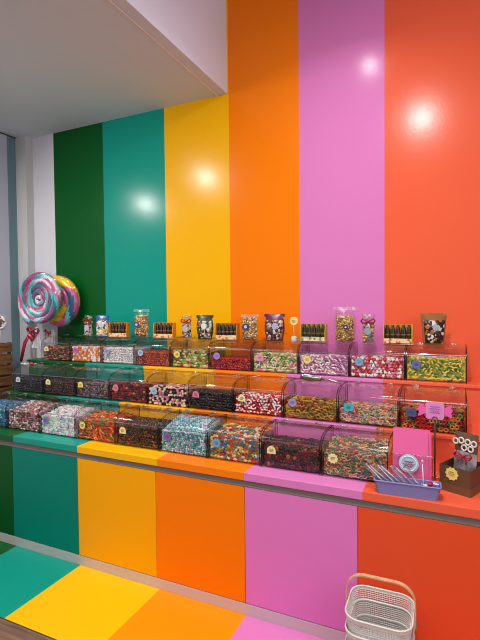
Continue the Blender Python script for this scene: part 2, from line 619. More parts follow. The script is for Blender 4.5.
def core_mb(b, hf, hb, inset, drop):
    """the packed inside of the heap"""
    y0, y1 = 0.004 + inset, BD - 0.006
    x = BW / 2 - 0.007
    n = 8
    poly = [(y0, 0.0045)] + [(y0 + (y1 - y0) * k / n, fill_h(y0 + (y1 - y0) * k / n, hf, hb) - drop) for k in range(n + 1)] + [(y1, 0.0045)]
    a1 = [b.bm.verts.new((-x, y, z)) for y, z in poly]
    a2 = [b.bm.verts.new((x, y, z)) for y, z in poly]
    fs = [b.bm.faces.new(a1), b.bm.faces.new(list(reversed(a2)))]
    for i in range(len(poly)):
        fs.append(b.bm.faces.new((a1[i], a2[i], a2[(i + 1) % len(poly)], a1[(i + 1) % len(poly)])))
    for f in fs:
        f.material_index = b.mi

# colour words
C = dict(red=(176, 24, 26), dred=(112, 18, 22), white=(236, 228, 222), cream=(232, 212, 170), pink=(226, 132, 158), hot=(214, 60, 120), mauve=(196, 128, 176),
         yellow=(232, 186, 34), green=(78, 132, 44), lime=(150, 180, 60), dgreen=(34, 66, 34), orange=(226, 112, 34), brown=(78, 44, 28), dbrown=(42, 24, 20), black=(22, 18, 24),
         teal=(60, 150, 150), aqua=(130, 200, 196), blue=(52, 112, 170), lilac=(178, 162, 204), purple=(70, 46, 92), grey=(122, 110, 118), olive=(128, 112, 34), tan=(168, 122, 78))
T_ = dict(cream=(236, 222, 150), hot=(222, 90, 170), lilac=(172, 158, 205), pale_blue=(160, 190, 214), yellow=(238, 214, 110), lavender=(160, 138, 205), pink=(226, 140, 175),
          sky=(112, 170, 196), violet=(98, 104, 170), white=(216, 208, 222), rose=(214, 120, 140), cyan=(70, 170, 186), slate=(78, 92, 140), purple=(132, 92, 168), blue=(96, 168, 206), bluew=(126, 120, 176))

# name word, tier, tag shape, tag colour key, tag words, contents words, shape, L, spacing, [(colour word, cols, weight)], hf, hb, individual, mode
BINS = {
 'T': [
  dict(tag=('dome', 'cream', 'cream'), what='brown and green mixed sweets', sh='bean', L=.017, s=.0165, cs=[('b', ('brown',), 3), ('g', ('dgreen',), 2), ('r', ('red',), 2), ('t', ('tan',), 3), ('p', ('pink',), 1)], hf=.112, hb=.118, ind=None),
  dict(tag=('round', 'hot', 'magenta'), what='orange and white discs', sh='disc', L=.028, s=.027, cs=[('orange', ('orange',), 4), ('white', ('white',), 4), ('peach', ((232, 160, 110),), 2)], hf=.118, hb=.12, ind=('fizzy_disc', 'sweet disc')),
  dict(tag=('round', 'lilac', 'large lilac'), what='white chalky sweets', sh='log', L=.032, s=.026, cs=[('white', ('white',), 6), ('pale grey', ((206, 200, 206),), 2)], hf=.12, hb=.122, ind=('chalky_log', 'chalky sweet')),
  dict(tag=('round', 'pale_blue', 'pale blue'), what='small brick red sweets', sh='bean', L=.018, s=.0165, cs=[('r', ((170, 60, 30),), 3), ('o', ((190, 84, 40),), 3), ('d', ((120, 36, 24),), 2)], hf=.098, hb=.105, ind=None),
  dict(tag=('scallop', 'yellow', 'yellow'), what='green, white and red gummy bears', sh='bear', L=.034, s=.029, cs=[('green', ('lime',), 4), ('cream', ('cream',), 4), ('red', ('red',), 2), ('dark green', ('green',), 2)], hf=.122, hb=.124, ind=('gummy_bear', 'gummy bear')),
  dict(tag=('round', 'lavender', 'lavender'), what='glossy red jelly beans', sh='bean', L=.018, s=.0165, cs=[('r', ('red',), 4), ('d', ('dred',), 2), ('b', ((206, 40, 24),), 2)], hf=.078, hb=.08, ind=None),
  dict(tag=('rect', 'pink', 'pink'), what='cream and green curled jellies', sh='banana', L=.033, s=.028, cs=[('cream', ('cream',), 5), ('green', ('lime',), 3), ('pink', ('pink',), 1), ('dark green', ('green',), 2), ('white', ('white',), 2)], hf=.12, hb=.122, ind=('curled_jelly', 'curled jelly')),
  dict(tag=('scallop', 'yellow', 'lemon yellow'), what='mauve and white soft chews', sh='log', L=.034, s=.0275, cs=[('mauve', ('mauve',), 4), ('white', ('white',), 3), ('two-tone pink and white', ('pink', 'white'), 3)], hf=.12, hb=.122, ind=('soft_chew', 'chew')),
  dict(tag=('scallop', 'sky', 'sky blue'), what='red and white hearts', sh='heart', L=.033, s=.029, cs=[('red', ((206, 44, 44),), 4), ('white', ('white',), 5), ('pink', ('pink',), 3)], hf=.12, hb=.122, ind=('jelly_heart', 'jelly heart')),
  dict(tag=('scallop', 'violet', 'violet blue'), what='yellow and green banana jellies', sh='banana', L=.036, s=.030, cs=[('yellow', ((236, 204, 60),), 4), ('green', ((112, 150, 66),), 3), ('pale lime', ((212, 210, 104),), 3), ('two-tone yellow and green', ((236, 204, 60), (112, 150, 66)), 3)], hf=.125, hb=.127, ind=('banana_jelly', 'banana jelly')),
 ],
 'M': [
  dict(tag=('dome', 'white', 'whitish'), what='black liquorice drops', sh='bean', L=.02, s=.018, cs=[('k', ('black',), 5), ('p', ((44, 26, 48),), 3)], hf=.1, hb=.105, ind=None),
  dict(tag=('dome', 'cream', 'cream'), what='dark brown cola sweets', sh='bean', L=.02, s=.018, cs=[('b', ('dbrown',), 5), ('r', ((70, 24, 20),), 3), ('t', ('brown',), 2)], hf=.1, hb=.105, ind=None),
  dict(tag=('dome', 'yellow', 'yellow'), what='grey-brown speckled sweets', sh='bean', L=.02, s=.0175, cs=[('g', ('grey',), 3), ('b', ('brown',), 3), ('p', ((90, 66, 84),), 3), ('t', ('tan',), 1)], hf=.105, hb=.11, ind=None),
  dict(tag=('scallop', 'rose', 'rose pink'), what='dark red and black berries', sh='berry', L=.027, s=.025, cs=[('dark red', ('dred',), 4), ('black', ('black',), 3), ('red', ('red',), 3), ('amber', ((206, 140, 50),), 1)], hf=.115, hb=.12, ind=('jelly_berry', 'jelly berry')),
  dict(tag=('scallop', 'pale_blue', 'pale blue'), what='cream, pink and black allsorts', sh='cube', L=.026, s=.025, cs=[('cream', ('cream',), 4), ('pink', ('pink',), 3), ('black', ('black',), 3), ('brown', ('brown',), 1)], hf=.112, hb=.118, ind=('liquorice_allsort', 'allsort')),
  dict(tag=('dome', 'rose', 'pink'), what='black-brown liquorice cuttings', sh='log', L=.026, s=.019, cs=[('k', ('black',), 5), ('b', ('dbrown',), 3), ('t', ((64, 44, 26),), 1)], hf=.105, hb=.11, ind=None),
  dict(tag=('dome', 'cream', 'pale cream'), what='red and white jelly teeth', sh='log', L=.034, s=.028, cs=[('two-tone red and white', ((186, 24, 40), 'white'), 6), ('white', ('white',), 2), ('red', ((176, 20, 34),), 3)], hf=.105, hb=.108, ind=('jelly_tooth', 'jelly')),
  dict(tag=('round', 'lavender', 'lilac blue'), what='olive and amber gummy worms', sh='worm', L=.075, s=.036, cs=[('olive', ('olive',), 4), ('amber', ((196, 124, 34),), 3), ('rust red', ((140, 44, 24),), 2), ('yellow', ((204, 172, 40),), 2)], hf=.1, hb=.105, ind=('gummy_worm', 'gummy worm')),
  dict(tag=('rect', 'cyan', 'cyan'), what='multicoloured sour laces', sh='worm', L=.05, s=.019, cs=[('r', ((200, 92, 80),), 3), ('g', ((116, 148, 96),), 3), ('b', ((112, 144, 156),), 2), ('y', ((212, 184, 120),), 3), ('p', ((222, 158, 150),), 3)], hf=.095, hb=.105, ind=None),
  dict(tag=('rect', 'slate', 'slate blue'), what='red, brown and green jelly rings', sh='ring', L=.034, s=.028, cs=[('red', ('red',), 4), ('brown', ('brown',), 3), ('green', ('green',), 2), ('amber', ((196, 120, 50),), 3)], hf=.1, hb=.115, ind=('jelly_ring', 'jelly ring')),
 ],
 'B': [
  dict(tag=None, what='teal blue sugared sweets', sh='bean', L=.02, s=.018, cs=[('t', ((30, 110, 130),), 3), ('b', ('blue',), 3), ('a', ('aqua',), 1)], hf=.12, hb=.14, ind=None),
  dict(tag=None, what='pink and brown sugar pebbles', sh='bean', L=.018, s=.0165, cs=[('p', ((196, 130, 136),), 4), ('b', ((110, 60, 48),), 3), ('w', ('white',), 2), ('g', ((110, 120, 90),), 1)], hf=.125, hb=.16, ind=None),
  dict(tag=('round', 'bluew', 'violet grey'), what='white and pastel mints', sh='disc', L=.028, s=.026, cs=[('white', ('white',), 6), ('mint green', ((176, 214, 196),), 3), ('pale pink', ((226, 176, 190),), 2), ('lilac', ('lilac',), 1)], hf=.12, hb=.152, ind=('pastel_mint', 'mint')),
  dict(tag=('round', 'yellow', 'yellow'), what='red and orange gummy crocodiles', sh='croc', L=.045, s=.030, cs=[('red', ((196, 44, 26),), 4), ('orange', ('orange',), 4), ('green', ('green',), 2), ('two-tone orange and yellow', ('orange', 'yellow'), 2)], hf=.118, hb=.145, ind=('gummy_crocodile', 'gummy crocodile')),
  dict(tag=('dome', 'cream', 'cream'), what='dark green and red fruit gums', sh='bean', L=.021, s=.0185, cs=[('g', ((44, 52, 22),), 4), ('r', ((104, 26, 16),), 3), ('k', ('dbrown',), 3), ('o', ((150, 70, 22),), 1)], hf=.12, hb=.13, ind=None),
  dict(tag=('round', 'purple', 'purple'), what='teal and white sugar pearls', sh='ball', L=.0125, s=.0135, cs=[('t', ('teal',), 4), ('w', ((214, 214, 222),), 3), ('a', ('aqua',), 3), ('l', ('lilac',), 2)], hf=.122, hb=.170, ind=None),
  dict(tag=('scallop', 'blue', 'light blue'), what='multicoloured jelly bears', sh='bear', L=.032, s=.027, cs=[('red', ((196, 50, 44),), 3), ('yellow', ((226, 184, 80),), 3), ('blue', ('blue',), 2), ('green', ((90, 140, 90),), 3), ('cream', ('cream',), 3)], hf=.118, hb=.15, ind=('sugared_bear', 'sugared jelly bear')),
  dict(tag=('dome', 'cream', 'pale yellow'), what='dark wine gums', sh='disc', L=.024, s=.0195, cs=[('g', ((30, 34, 24),), 4), ('r', ((96, 18, 22),), 4), ('k', ('dbrown',), 3), ('o', ((160, 84, 34),), 1)], hf=.105, hb=.11, ind=None),
  dict(tag=('scallop', 'cream', 'cream'), what='multicoloured sour strips', sh='worm', L=.038, s=.0165, cs=[('r', ((182, 84, 66),), 3), ('g', ((82, 124, 74),), 4), ('b', ((76, 116, 124),), 2), ('y', ((210, 174, 104),), 3), ('p', ((218, 168, 142),), 3)], hf=.118, hb=.15, ind=None),
 ],
}
TIER = {'T': ('top tier', ZT + .0005, YT, 0.068), 'M': ('middle tier', ZM + .0005, YM, 0.062), 'B': ('counter', ZB + .0005, YB, 0.045)}
PITCH = 0.314

def cc(c):
    return C[c] if isinstance(c, str) else c

def make_bin(row, i, sp):
    tier, z, y, xr = TIER[row]
    n = 9 if row == 'B' else 10
    xc = (-0.579 + 0.157 - PITCH * (8 - i)) if row == 'B' else (xr - 0.157 - PITCH * (9 - i))
    where = tier if row != 'B' else 'counter'
    tg = sp['tag']
    tw = (' and %s tag' % tg[2]) if tg else ''
    root = thing('candy_bin', 'clear bin of %s%s, %s' % (sp['what'], tw, 'on ' + where), 'candy bin', (xc, y, z), group='acrylic bins on the ' + where)
    add('bin_body', me_body, root)
    add('side_panel', me_side, root, (-BW / 2, 0, 0))
    add('side_panel', me_side, root, (BW / 2 - 0.005, 0, 0))
    lid = add('lid', me_lid, root)
    add('lid_lip', me_lip, lid)
    for x in (-0.09, 0.09):
        add('hinge', me_hinge, lid, (x, 0, 0))
    if tg:
        t = add('price_tag', get_tag(tg[0], paint('tag_' + tg[1], T_[tg[1]], 0.6)), root, (-0.098, -0.0016, 0.093))
        t['label'] = tg[2] + ' price tag'
        add('scribble', get_squiggle(paint('tag_ink', (70, 60, 90), 0.6)), t, (0, -0.0006, 0))
    g = random.Random(i * 31 + ord(row))
    hf, hb = sp['hf'], sp['hb']
    s, L, sh = sp['s'], sp['L'], sp['sh']
    if sp['ind']:
        s, L = s * .77, round(L * .745, 5)
    cols = [tuple(cc(q) for q in k[1]) for k in sp['cs']]
    wts = [k[2] for k in sp['cs']]
    flat = [c[0] for c, w in zip(cols, wts) for _ in range(w)]
    g.shuffle(flat)
    core = mixed('packed_%s%d' % (row, i), flat[:12], 0.9 / s, 0.4)
    top = {'T': 3, 'M': 5, 'B': 99}[row]
    Ms = scatter(g, s, L, sh, hf, hb, 1 if sp['ind'] else 2, top)
    O = Vector((xc, y, z))
    if sp['ind']:
        b = MB(); core_mb(b, hf, hb, THIN[sh] * L * 2.0 + 0.009, L * 0.45)
        f = b.build('candy_filling', core); f.location = O
        tag(f, 'packed heap of %s behind the front pieces, %s bin' % (sp['what'], where), 'candy heap', kind='stuff')
        nm, word = sp['ind']
        for M in Ms:
            k = g.choices(range(len(cols)), wts)[0]
            o = add(nm, sweet(sh, L, cols[k]))
            o.matrix_world = Matrix.Translation(O) @ M
            tag(o, '%s %s in the %s bin with %s tag' % (sp['cs'][k][0], word, where, tg[2]), word, '%s in the bin with %s tag, %s' % (word + 's', tg[2], where))
    else:
        b = MB()
        core_mb(b, hf, hb, THIN[sh] * L * 2.2 + s * .62 + 0.005, L * 0.5)
        mats = [core] + [candy(c[0]) for c in cols]
        for M in Ms:
            k = g.choices(range(len(cols)), wts)[0]
            me = sweet(sh, L, cols[k])
            off = len(b.bm.verts)
            nf = len(b.bm.faces)
            b.bm.from_mesh(me)
            b.bm.verts.ensure_lookup_table(); b.bm.faces.ensure_lookup_table()
            for v in b.bm.verts[off:]:
                v.co = M @ v.co
            for f in b.bm.faces[nf:]:
                f.material_index = k + 1
        f = b.build('candy_filling', mats); f.location = O
        tag(f, '%s heaped in the clear bin%s on the %s' % (sp['what'], (' with ' + tg[2] + ' tag') if tg else '', where), 'candy heap', kind='stuff')
for row in 'TMB':
    for i, sp in enumerate(BINS[row]):
        make_bin(row, i, sp)

# ------------------------------------------------------------------ bags and boxes on the lids of the top bins
ZP = ZT + BH + 0.001
m_cello = acrylic('clear_cellophane', (0.95, 0.95, 0.95), 0.06, 0.12)

def pillow_mb(b, w, h, t, top=1.0, nu=12, nv=16, mif=None, wob=0.0):
    """stuffed pouch standing on its bottom seam, x across, z up, y thick"""
    def half(sgn):
        def fn(u, v):
            q = max(0.0, 1 - abs(2 * u - 1) ** 2.4)
            p = (min(1, v / 0.18) ** 0.6) * max(0.0, min(1, (1 - v) / 0.42)) ** 0.8
            ww = w * (0.92 + 0.08 * cos(2 * PI * (v - 0.5))) if top == 1.0 else w * (1 + (top - 1) * v)
            k = 0.06 + 0.94 * p * q
            bump = wob * (sin(u * 31 + v * 17) * sin(v * 37 - u * 11))
            return Vector(((u - 0.5) * ww, sgn * t / 2 * k + sgn * bump * q, v * h))
        return fn
    for sgn in (-1, 1):
        b.sheet(half(sgn), nu, nv, mif)
    bmesh.ops.remove_doubles(b.bm, verts=b.bm.verts, dist=0.0001)

def disc_part(name, r, mat, parent, loc, shape='round', ry=0.0):
    b = tag_mesh(shape, r)
    o = b.build(name, mat, parent)
    o.location = loc
    o.rotation_euler = (0, ry, 0)
    return o

def bow_mb(b, s):
    for sx in (-1, 1):
        b.tube([(sx * s * x, y * s, z * s) for x, y, z in ((0, 0, 0), (.35, -.1, .22), (.8, -.12, .42), (1, -.05, .12), (.8, 0, -.2), (.35, -.05, -.1), (0, 0, 0))],
               [s * .1, s * .16, s * .22, s * .22, s * .2, s * .14, s * .1], 8, flat=0.6)
        b.tube([(0, 0, 0), (sx * s * .35, -s * .1, -s * .4), (sx * s * .5, -s * .1, -s * .85)], [s * .1, s * .15, s * .16], 6, flat=0.35)
    b.ico((0, -s * .08, 0), (s * .2, s * .2, s * .2), 1)

def heap_mb(b, g, w, h, t, n, r, ncol):
    """small sweets packed as a stuffed bag"""
    for _ in range(n):
        u, v = g.uniform(.06, .94), g.uniform(.02, .98)
        q = (1 - abs(2 * u - 1) ** 2.4) * (min(1, v / .15) ** .6) * (min(1, (1 - v) / .2) ** .6)
        sgn = -1 if g.random() < .75 else 1
        b.mi = g.randrange(ncol)
        b.ico(((u - .5) * w, sgn * (t / 2) * q, v * h), (r, r * .7, r * .75), 1, Euler((g.random() * 6, g.random() * 6, g.random() * 6)).to_matrix().to_4x4())
    b.mi = 0

def bean_bag(x, w, h, t, fh, cols, label, r=.0065, lab=None, rz=0.3):
    w *= 1.14
    root = thing('candy_bag', label, 'candy bag', (x, 2.831, ZP), rz)
    g = random.Random(int(x * 1000))
    b = MB()
    pillow_mb(b, w * .86, fh, t * .84)
    heap_mb(b, g, w * .88, fh * .97, t * .92, 300, r * 1.5, len(cols))
    f = b.build('candy_filling', [candy(c) for c in cols], root)
    f['kind'] = 'stuff'; f.location = (0, 0, .009)
    b = MB(); pillow_mb(b, w, h, t * 1.06, nu=14, nv=18, wob=0.0012)
    b.build('cellophane', m_cello, root)
    b = MB()
    b.sheet(lambda u, v: Vector(((u - .5) * w * 1.02, 0.0006 * sin(u * 9), h * .93 + v * h * .09)), 12, 2)
    b.build('crimped_top', film('crimped_film', (225, 222, 222), .3), root)
    if lab:
        d = disc_part('round_label', lab[0], paint('lab%d_%d_%d' % lab[1], lab[1], .5), root, (0.0 if len(lab) < 3 else lab[2], -t * .60 - .004, fh * .62))
        disc_part('label_emblem', lab[0] * .45, paint('label_inner', (206, 196, 226), .5), d, (0, -.001, 0))
    return root

def slim_bag(x, w, h, t, cols, bowc, label, rz=0.3, lab=(188, 184, 186)):
    w *= 1.14
    root = thing('ribboned_bag', label, 'candy bag', (x, 2.831, ZP), rz)
    g = random.Random(int(x * 777))
    fh = h * .68
    b = MB()
    pillow_mb(b, w * .84, fh, t * .84)
    heap_mb(b, g, w * .86, fh * .97, t * .9, 110, .011, len(cols))
    f = b.build('candy_filling', [candy(c) for c in cols], root); f['kind'] = 'stuff'; f.location = (0, 0, .009)
    def tubef(u, v):
        a = 2 * PI * u
        neck = 1 - .55 * math.exp(-((v - .74) / .06) ** 2)
        rr = neck * (0.9 + .1 * sin(a * 7) * max(0, v - .6) * 2.5)
        zz = 1 if v < .95 else 1
        return Vector((w / 2 * rr * cos(a), t / 2 * rr * sin(a) * 1.1, v * h))
    b = MB(); b.sheet(tubef, 28, 18)
    bmesh.ops.remove_doubles(b.bm, verts=b.bm.verts, dist=.0001)
    b.build('cellophane', m_cello, root)
    b = MB()
    for k in range(6):
        b.ico((g.uniform(-.3, .3) * w, g.uniform(-.2, .2) * t, h * (.84 + .022 * k)), (.011, .008, .009), 1)
    b.build('gathered_top', candy((196, 188, 176)), root)
    b = MB(); bow_mb(b, w * .50)
    o = b.build('ribbon_bow', paint('bow_%d_%d_%d' % bowc, bowc, .35), root); o.location = (0, -t * .36, h * .74); o['label'] = 'red ribbon bow'
    disc_part('round_label', w * .27, paint('lab%d_%d_%d' % lab, lab, .4), root, (0, -t * .60 - .004, fh * .62))
    return root

def pouch(x, w, h, t, body, win, label, top=1.0, topc=None, labc=(206, 204, 214), rz=0.3, scale=60):
    w *= 1.12
    root = thing('candy_pouch', label, 'candy pouch', (x, 2.831, ZP), rz)
    b = MB()
    pillow_mb(b, w, h, t, top, 14, 18, mif=lambda i, j: (1 if (1 <= i <= 12 and 1 <= j <= 13) else 0), wob=.0012)
    nm = 'pouch%d_%d_%d' % body
    b.build('pouch_body', [paint(nm, body, .28, .6), mixed(nm + '_window', win, scale, .3)], root)
    b = MB()
    tw = w * (top if top != 1.0 else 1.0) * 1.03
    b.sheet(lambda u, v: Vector(((u - .5) * tw, .002 * sin(u * 50), h * .90 + v * h * .11)), 34, 2)
    b.build('crimped_top', paint('crimp%d_%d_%d' % (topc or body), topc or body, .3, .6), root)
    d = disc_part('round_label', w * .16, paint('lab%d_%d_%d' % labc, labc, .4), root, (w * .02, -t * .5 - .004, h * .56), 'scallop')
    g = random.Random(int(x * 99))
    b = MB()
    for _ in range(14):
        b.mi = g.randrange(2)
        b.ico((g.uniform(-.33, .33) * w, -t * .44 * g.uniform(.8, 1.0), h * g.uniform(.12, .42 + .25 * (g.random() > .6))), (.011, .006, .008), 1, Euler((0, g.random() * 6, 0)).to_matrix().to_4x4())
    o = b.build('candy_picture', [candy(win[0]), candy(win[1])], root)
    return root

def carton(x, label, sticks, frame=(206, 132, 24), bits=((236, 200, 140), (214, 100, 30)), w=.164, h=.116, rz=0.3):
    d = .052
    root = thing('candy_carton', label, 'candy carton', (x, 2.831, ZP), rz)
    mf = paint('carton%d_%d_%d' % frame, frame, .45)
    b = MB(); b.box(-w / 2, w / 2, d / 2 - .002, d / 2, .004, h)
    b.build('back_panel', mf, root)
    for s in (-1, 1):
        poly = [(-d / 2, .004), (d / 2, .004), (d / 2, h), (-d / 2 + .012, h), (-d / 2, h * .5)]
        b = MB()
        M = Matrix.Translation((s * (w / 2 - .003), 0, 0)) @ Matrix.Rotation(PI / 2, 4, 'Z')
        b.prism(poly, -.003, .003, M)
        b.build('side_panel', mf, root)
    b = MB(); b.box(-w / 2 + .006, w / 2 - .006, -d / 2, -d / 2 + .002, .004, h * .30)
    nmx = 'carton_front%d_%d_%d' % bits[1]
    fp = b.build('front_panel', mixed(nmx, [bits[0], bits[1], bits[0], (240, 214, 180)], 75, .5, .2), root)
    b = MB(); b.box(-w / 2 + .006, w / 2 - .006, -d / 2, d / 2 - .002, .004, .008)
    b.build('bottom_panel', mf, root)
    b = MB(); b.box(-w / 2 - .006, w / 2 + .006, -d / 2 - .008, d / 2 + .004, 0, .004, bevel=.001)
    b.build('clear_tray', m_hng, root)
    for k in range(5):
        xx = -w / 2 + .006 + (w - .012) * (k + .5) / 5
        b = MB()
        b.lathe([(.005, .01), (.0125, .014), (.0138, .03), (.0138, h * .74), (.0115, h * .82), (.007, h * .90), (.008, h * .98)], 10, Matrix.Translation((xx, .006, 0)))
        b.mi = 1
        b.lathe([(.014, h * .44), (.0143, h * .48), (.014, h * .52)], 10, Matrix.Translation((xx, .006, 0)))
        b.build('wrapped_stick', [paint('stick%d_%d_%d' % sticks[k % len(sticks)], sticks[k % len(sticks)], .3), paint('stick_band', (128, 88, 44), .5)], root)
    return root

STA = [(46, 34, 22), (58, 24, 18), (70, 52, 26)]
STB = [(34, 40, 28), (46, 44, 24), (60, 26, 20)]
RZ = lambda x: math.atan2(-x, 2.85) * -0.0
slim_bag(-2.665, .062, .172, .045, [(196, 190, 184), (60, 30, 26), (170, 40, 40), (220, 214, 206)], (176, 24, 30), 'slim red-bowed bag standing next to the blue pouch', 0.25)
pouch(-2.52, .108, .168, .052, (38, 88, 158), [(224, 216, 200), (216, 178, 60), (52, 72, 110), (236, 232, 226)], 'blue topped pouch with white and yellow sweets in its window', topc=(30, 78, 160), rz=0.2)
carton(-2.355, 'orange carton of dark sticks in front of the teal stripe', STA, rz=0.1)
bean_bag(-2.14, .106, .212, .06, .165, [(196, 140, 60), (176, 60, 40), (226, 200, 140), (110, 90, 50), (220, 180, 70), (130, 60, 90)], 'tall clear bag of jelly beans before the teal wall stripe', lab=(.021, (88, 60, 130), -.028))
carton(-1.935, 'orange carton of dark sticks between the bean bag and slim bag', STA, rz=0.1)
slim_bag(-1.742, .066, .172, .045, [(206, 198, 192), (70, 36, 30), (120, 104, 96), (214, 190, 160)], (186, 26, 34), 'slim red-bowed bag standing before the yellow wall stripe', 0.2)
pouch(-1.592, .112, .17, .055, (36, 62, 34), [(30, 44, 28), (206, 196, 176), (60, 90, 46), (160, 90, 60), (26, 30, 22)], 'dark green pouch with white star label', labc=(226, 228, 232), rz=0.15)
carton(-1.418, 'carton of dark sticks standing beside the dark green pouch', STB, frame=(190, 120, 30), rz=0.05)
bean_bag(-1.247, .108, .172, .058, .152, [(206, 170, 110), (150, 100, 60), (226, 206, 160), (90, 60, 50), (196, 150, 60)], 'clear bag of tan beans before the orange wall stripe', lab=(.024, (78, 58, 108), -.018), rz=0.12)
pouch(-1.068, .118, .178, .055, (112, 18, 62), [(60, 24, 40), (216, 200, 190), (96, 66, 50), (150, 120, 60), (70, 20, 50)], 'burgundy pouch of mixed sweets with lilac label', labc=(178, 176, 212))
carton(-0.805, 'dark green sticks in carton before the pink wall stripe', STB, frame=(186, 150, 40), bits=((216, 196, 150), (120, 140, 90)), rz=0.0)
bean_bag(-0.607, .118, .218, .06, .16, [(196, 156, 70), (150, 90, 50), (220, 190, 120), (120, 80, 60), (176, 130, 60)], 'tall clear bag of golden beans with flared film top', r=.0062, lab=(.014, (40, 34, 40)))
slim_bag(-0.466, .07, .178, .048, [(150, 144, 140), (226, 176, 60), (110, 100, 96), (180, 150, 130)], (150, 16, 52), 'slim bag with crimson bow next to the golden bean bag', 0.05, lab=(150, 156, 166))
carton(-0.296, 'dark sticks in yellow sided carton before the coral stripe', STB, frame=(214, 146, 34), rz=0.0)
pouch(-0.103, .098, .182, .056, (150, 92, 40), [(60, 30, 24), (216, 206, 190), (36, 22, 18), (190, 110, 50), (46, 26, 20)], 'brown pouch with golden top and silver label', top=1.30, topc=(204, 136, 50), labc=(168, 172, 184), scale=48)
for o in list(COL.objects):
    if o.name.startswith('candy_pouch') and 'brown pouch' in o.get('label', ''):
        pass

r_ = thing('lollipop_sign', 'small round cream sign on stick beside the burgundy pouch', 'sign', (-0.935, 2.83, ZP))
b = MB(); b.lathe([(.016, 0), (.019, .004), (.019, .03), (.014, .036)], 16)
b.build('base', paint('sign_base', (205, 205, 200), .4), r_)
b = MB(); b.tube([(0, 0, .034), (0, 0, .115)], .0025, 6)
b.build('stick', paint('stick_white', (226, 214, 190), .5), r_)
b = MB(); b.lathe([(.026, -.004), (.029, 0), (.026, .004)], 24, Matrix.Translation((0, 0, .132)) @ Matrix.Rotation(PI / 2, 4, 'X'))
d = b.build('disc', paint('sign_cream', (240, 214, 130), .5), r_)
add('scribble', get_squiggle(paint('brown_ink', (130, 84, 50), .6)), d, (0, -.0048, .132))

# ------------------------------------------------------------------ giant swirl lollipops
def swirl_mb(b, R, turns, tube_r, ncol, twist, phase=0.0):
    pts, rad = [], []
    N = int(turns * 130)
    pitch_ = (R - tube_r) / turns
    for i in range(N + 1):
        a = phase - 2 * PI * turns * i / N
        r = (R - tube_r) * (1 - i / N * .97)
        pts.append((r * cos(a), 0, r * sin(a)))
        rad.append(tube_r * (1 - .25 * (i / N)))
    n = 15
    Ls = [0]
    for p, q in zip(pts, pts[1:]):
        Ls.append(Ls[-1] + (Vector(p) - Vector(q)).length)
    b.tube(pts, rad, n, mif=lambda i, j: int((j / n * ncol + Ls[i] / twist + .35 * sin(i * .21)) % ncol))

def giant(loc, R, cols, label, ry, rx, foot, bowc, turns=4.6, tails=True, twist=.085, phase=-1.9):
    root = thing('giant_lollipop', label, 'lollipop', loc, 0.02)
    root.rotation_euler = (rx, ry, 0.02)
    b = MB(); swirl_mb(b, R, turns, R / turns * .54, len(cols), twist, phase)
    b.build('candy_swirl', [paint('swirl%d_%d_%d' % c, c, .28, .6) for c in cols], root)
    b = MB(); b.tube([(0, 0, -R * .95), (0, 0, foot)], .012, 10)
    b.build('stick', paint('lolly_stick', (226, 222, 222), .45), root)
    # clear wrapping: a shallow shell and a gathered skirt
    def shell(u, v):
        a = 2 * PI * u
        r = R * 1.04 * (1 - v)
        return Vector((r * cos(a), -(R * .165 + .012 * sin(a * 9) * (1 - v)) * min(1, v * 5 + .25), r * sin(a)))
    b = MB(); b.sheet(shell, 54, 7)
    w_ = b.build('wrapper', acrylic('wrapper_film', (.97, .97, .98), .03, .12), root)
    def skirt(u, v):
        a = 2 * PI * u
        r = (.020 + .036 * v) * (1 + .22 * sin(a * 8) * (.3 + v))
        return Vector((r * cos(a) * 1.1, r * sin(a) * .6, -R * 1.02 - v * (.15)))
    b = MB(); b.sheet(skirt, 48, 8)
    b.build('gathered_film', film('gathered_wrap', (236, 234, 238), .78), root)
    b = MB(); bow_mb(b, .062 if tails else .036)
    if tails:
        for sx, l in ((-1, .26), (1, .07)):
            b.tube([(0, -.02, 0), (sx * .02 - .01, -.045, -l * .4), (sx * .055, -.04, -l)], [.01, .02, .016], 6, flat=.3)
    o = b.build('ribbon_bow', paint('bow_%d_%d_%d' % bowc, bowc, .3), root)
    o.location = (0 if tails else -.012, -.035, -R * 1.08)
    return root
TQ, DT, PK, WH, HP = (92, 190, 190), (40, 112, 128), (214, 86, 138), (226, 214, 222), (190, 50, 110)
giant((-3.112, 2.755, 1.622), .247, [TQ, DT, HP, TQ, WH, PK], 'giant teal and pink spiral lollipop facing the room', radians(7), radians(-3), -.494, (150, 16, 50))
giant((-3.042, 2.885, 1.589), .243, [(240, 204, 36), (240, 204, 36), (214, 84, 138), (36, 92, 124), (92, 190, 190), (214, 84, 138)], 'giant yellow, pink and blue spiral lollipop behind the teal one', radians(17), radians(-1), -.465, (186, 24, 50), 2.7, False, .10, 2.5)

# ------------------------------------------------------------------ wooden crate with small swirl lollipop
m_crate = wood_mat('crate_wood', (92, 58, 32), (150, 104, 64), 60, 8)
cr = thing('wooden_crate', 'brown slatted wooden crate against the pale side wall', 'crate', (-3.412, 2.55, ZB + .0005))
for (x0, x1, y0, y1) in ((-.1, -.075, -.07, -.045), (.075, .1, -.07, -.045), (-.1, -.075, .055, .08), (.075, .1, .055, .08)):
    b = MB(); b.box(x0, x1, y0, y1, 0, .545, bevel=.002)
    b.build('corner_post', m_crate, cr)
for k in range(6):
    z = .02 + k * .089
    for (x0, x1, y0, y1) in ((-.1, .1, -.08, -.0705), (-.1, .1, .0805, .09), (-.11, -.1005, -.07, .08), (.1005, .11, -.07, .08)):
        b = MB(); b.box(x0, x1, y0, y1, z, z + .07, bevel=.0015)
        b.build('slat', m_crate, cr)
b = MB(); b.box(-.074, .074, -.044, .054, .005, .02)
b.build('bottom_board', m_crate, cr)
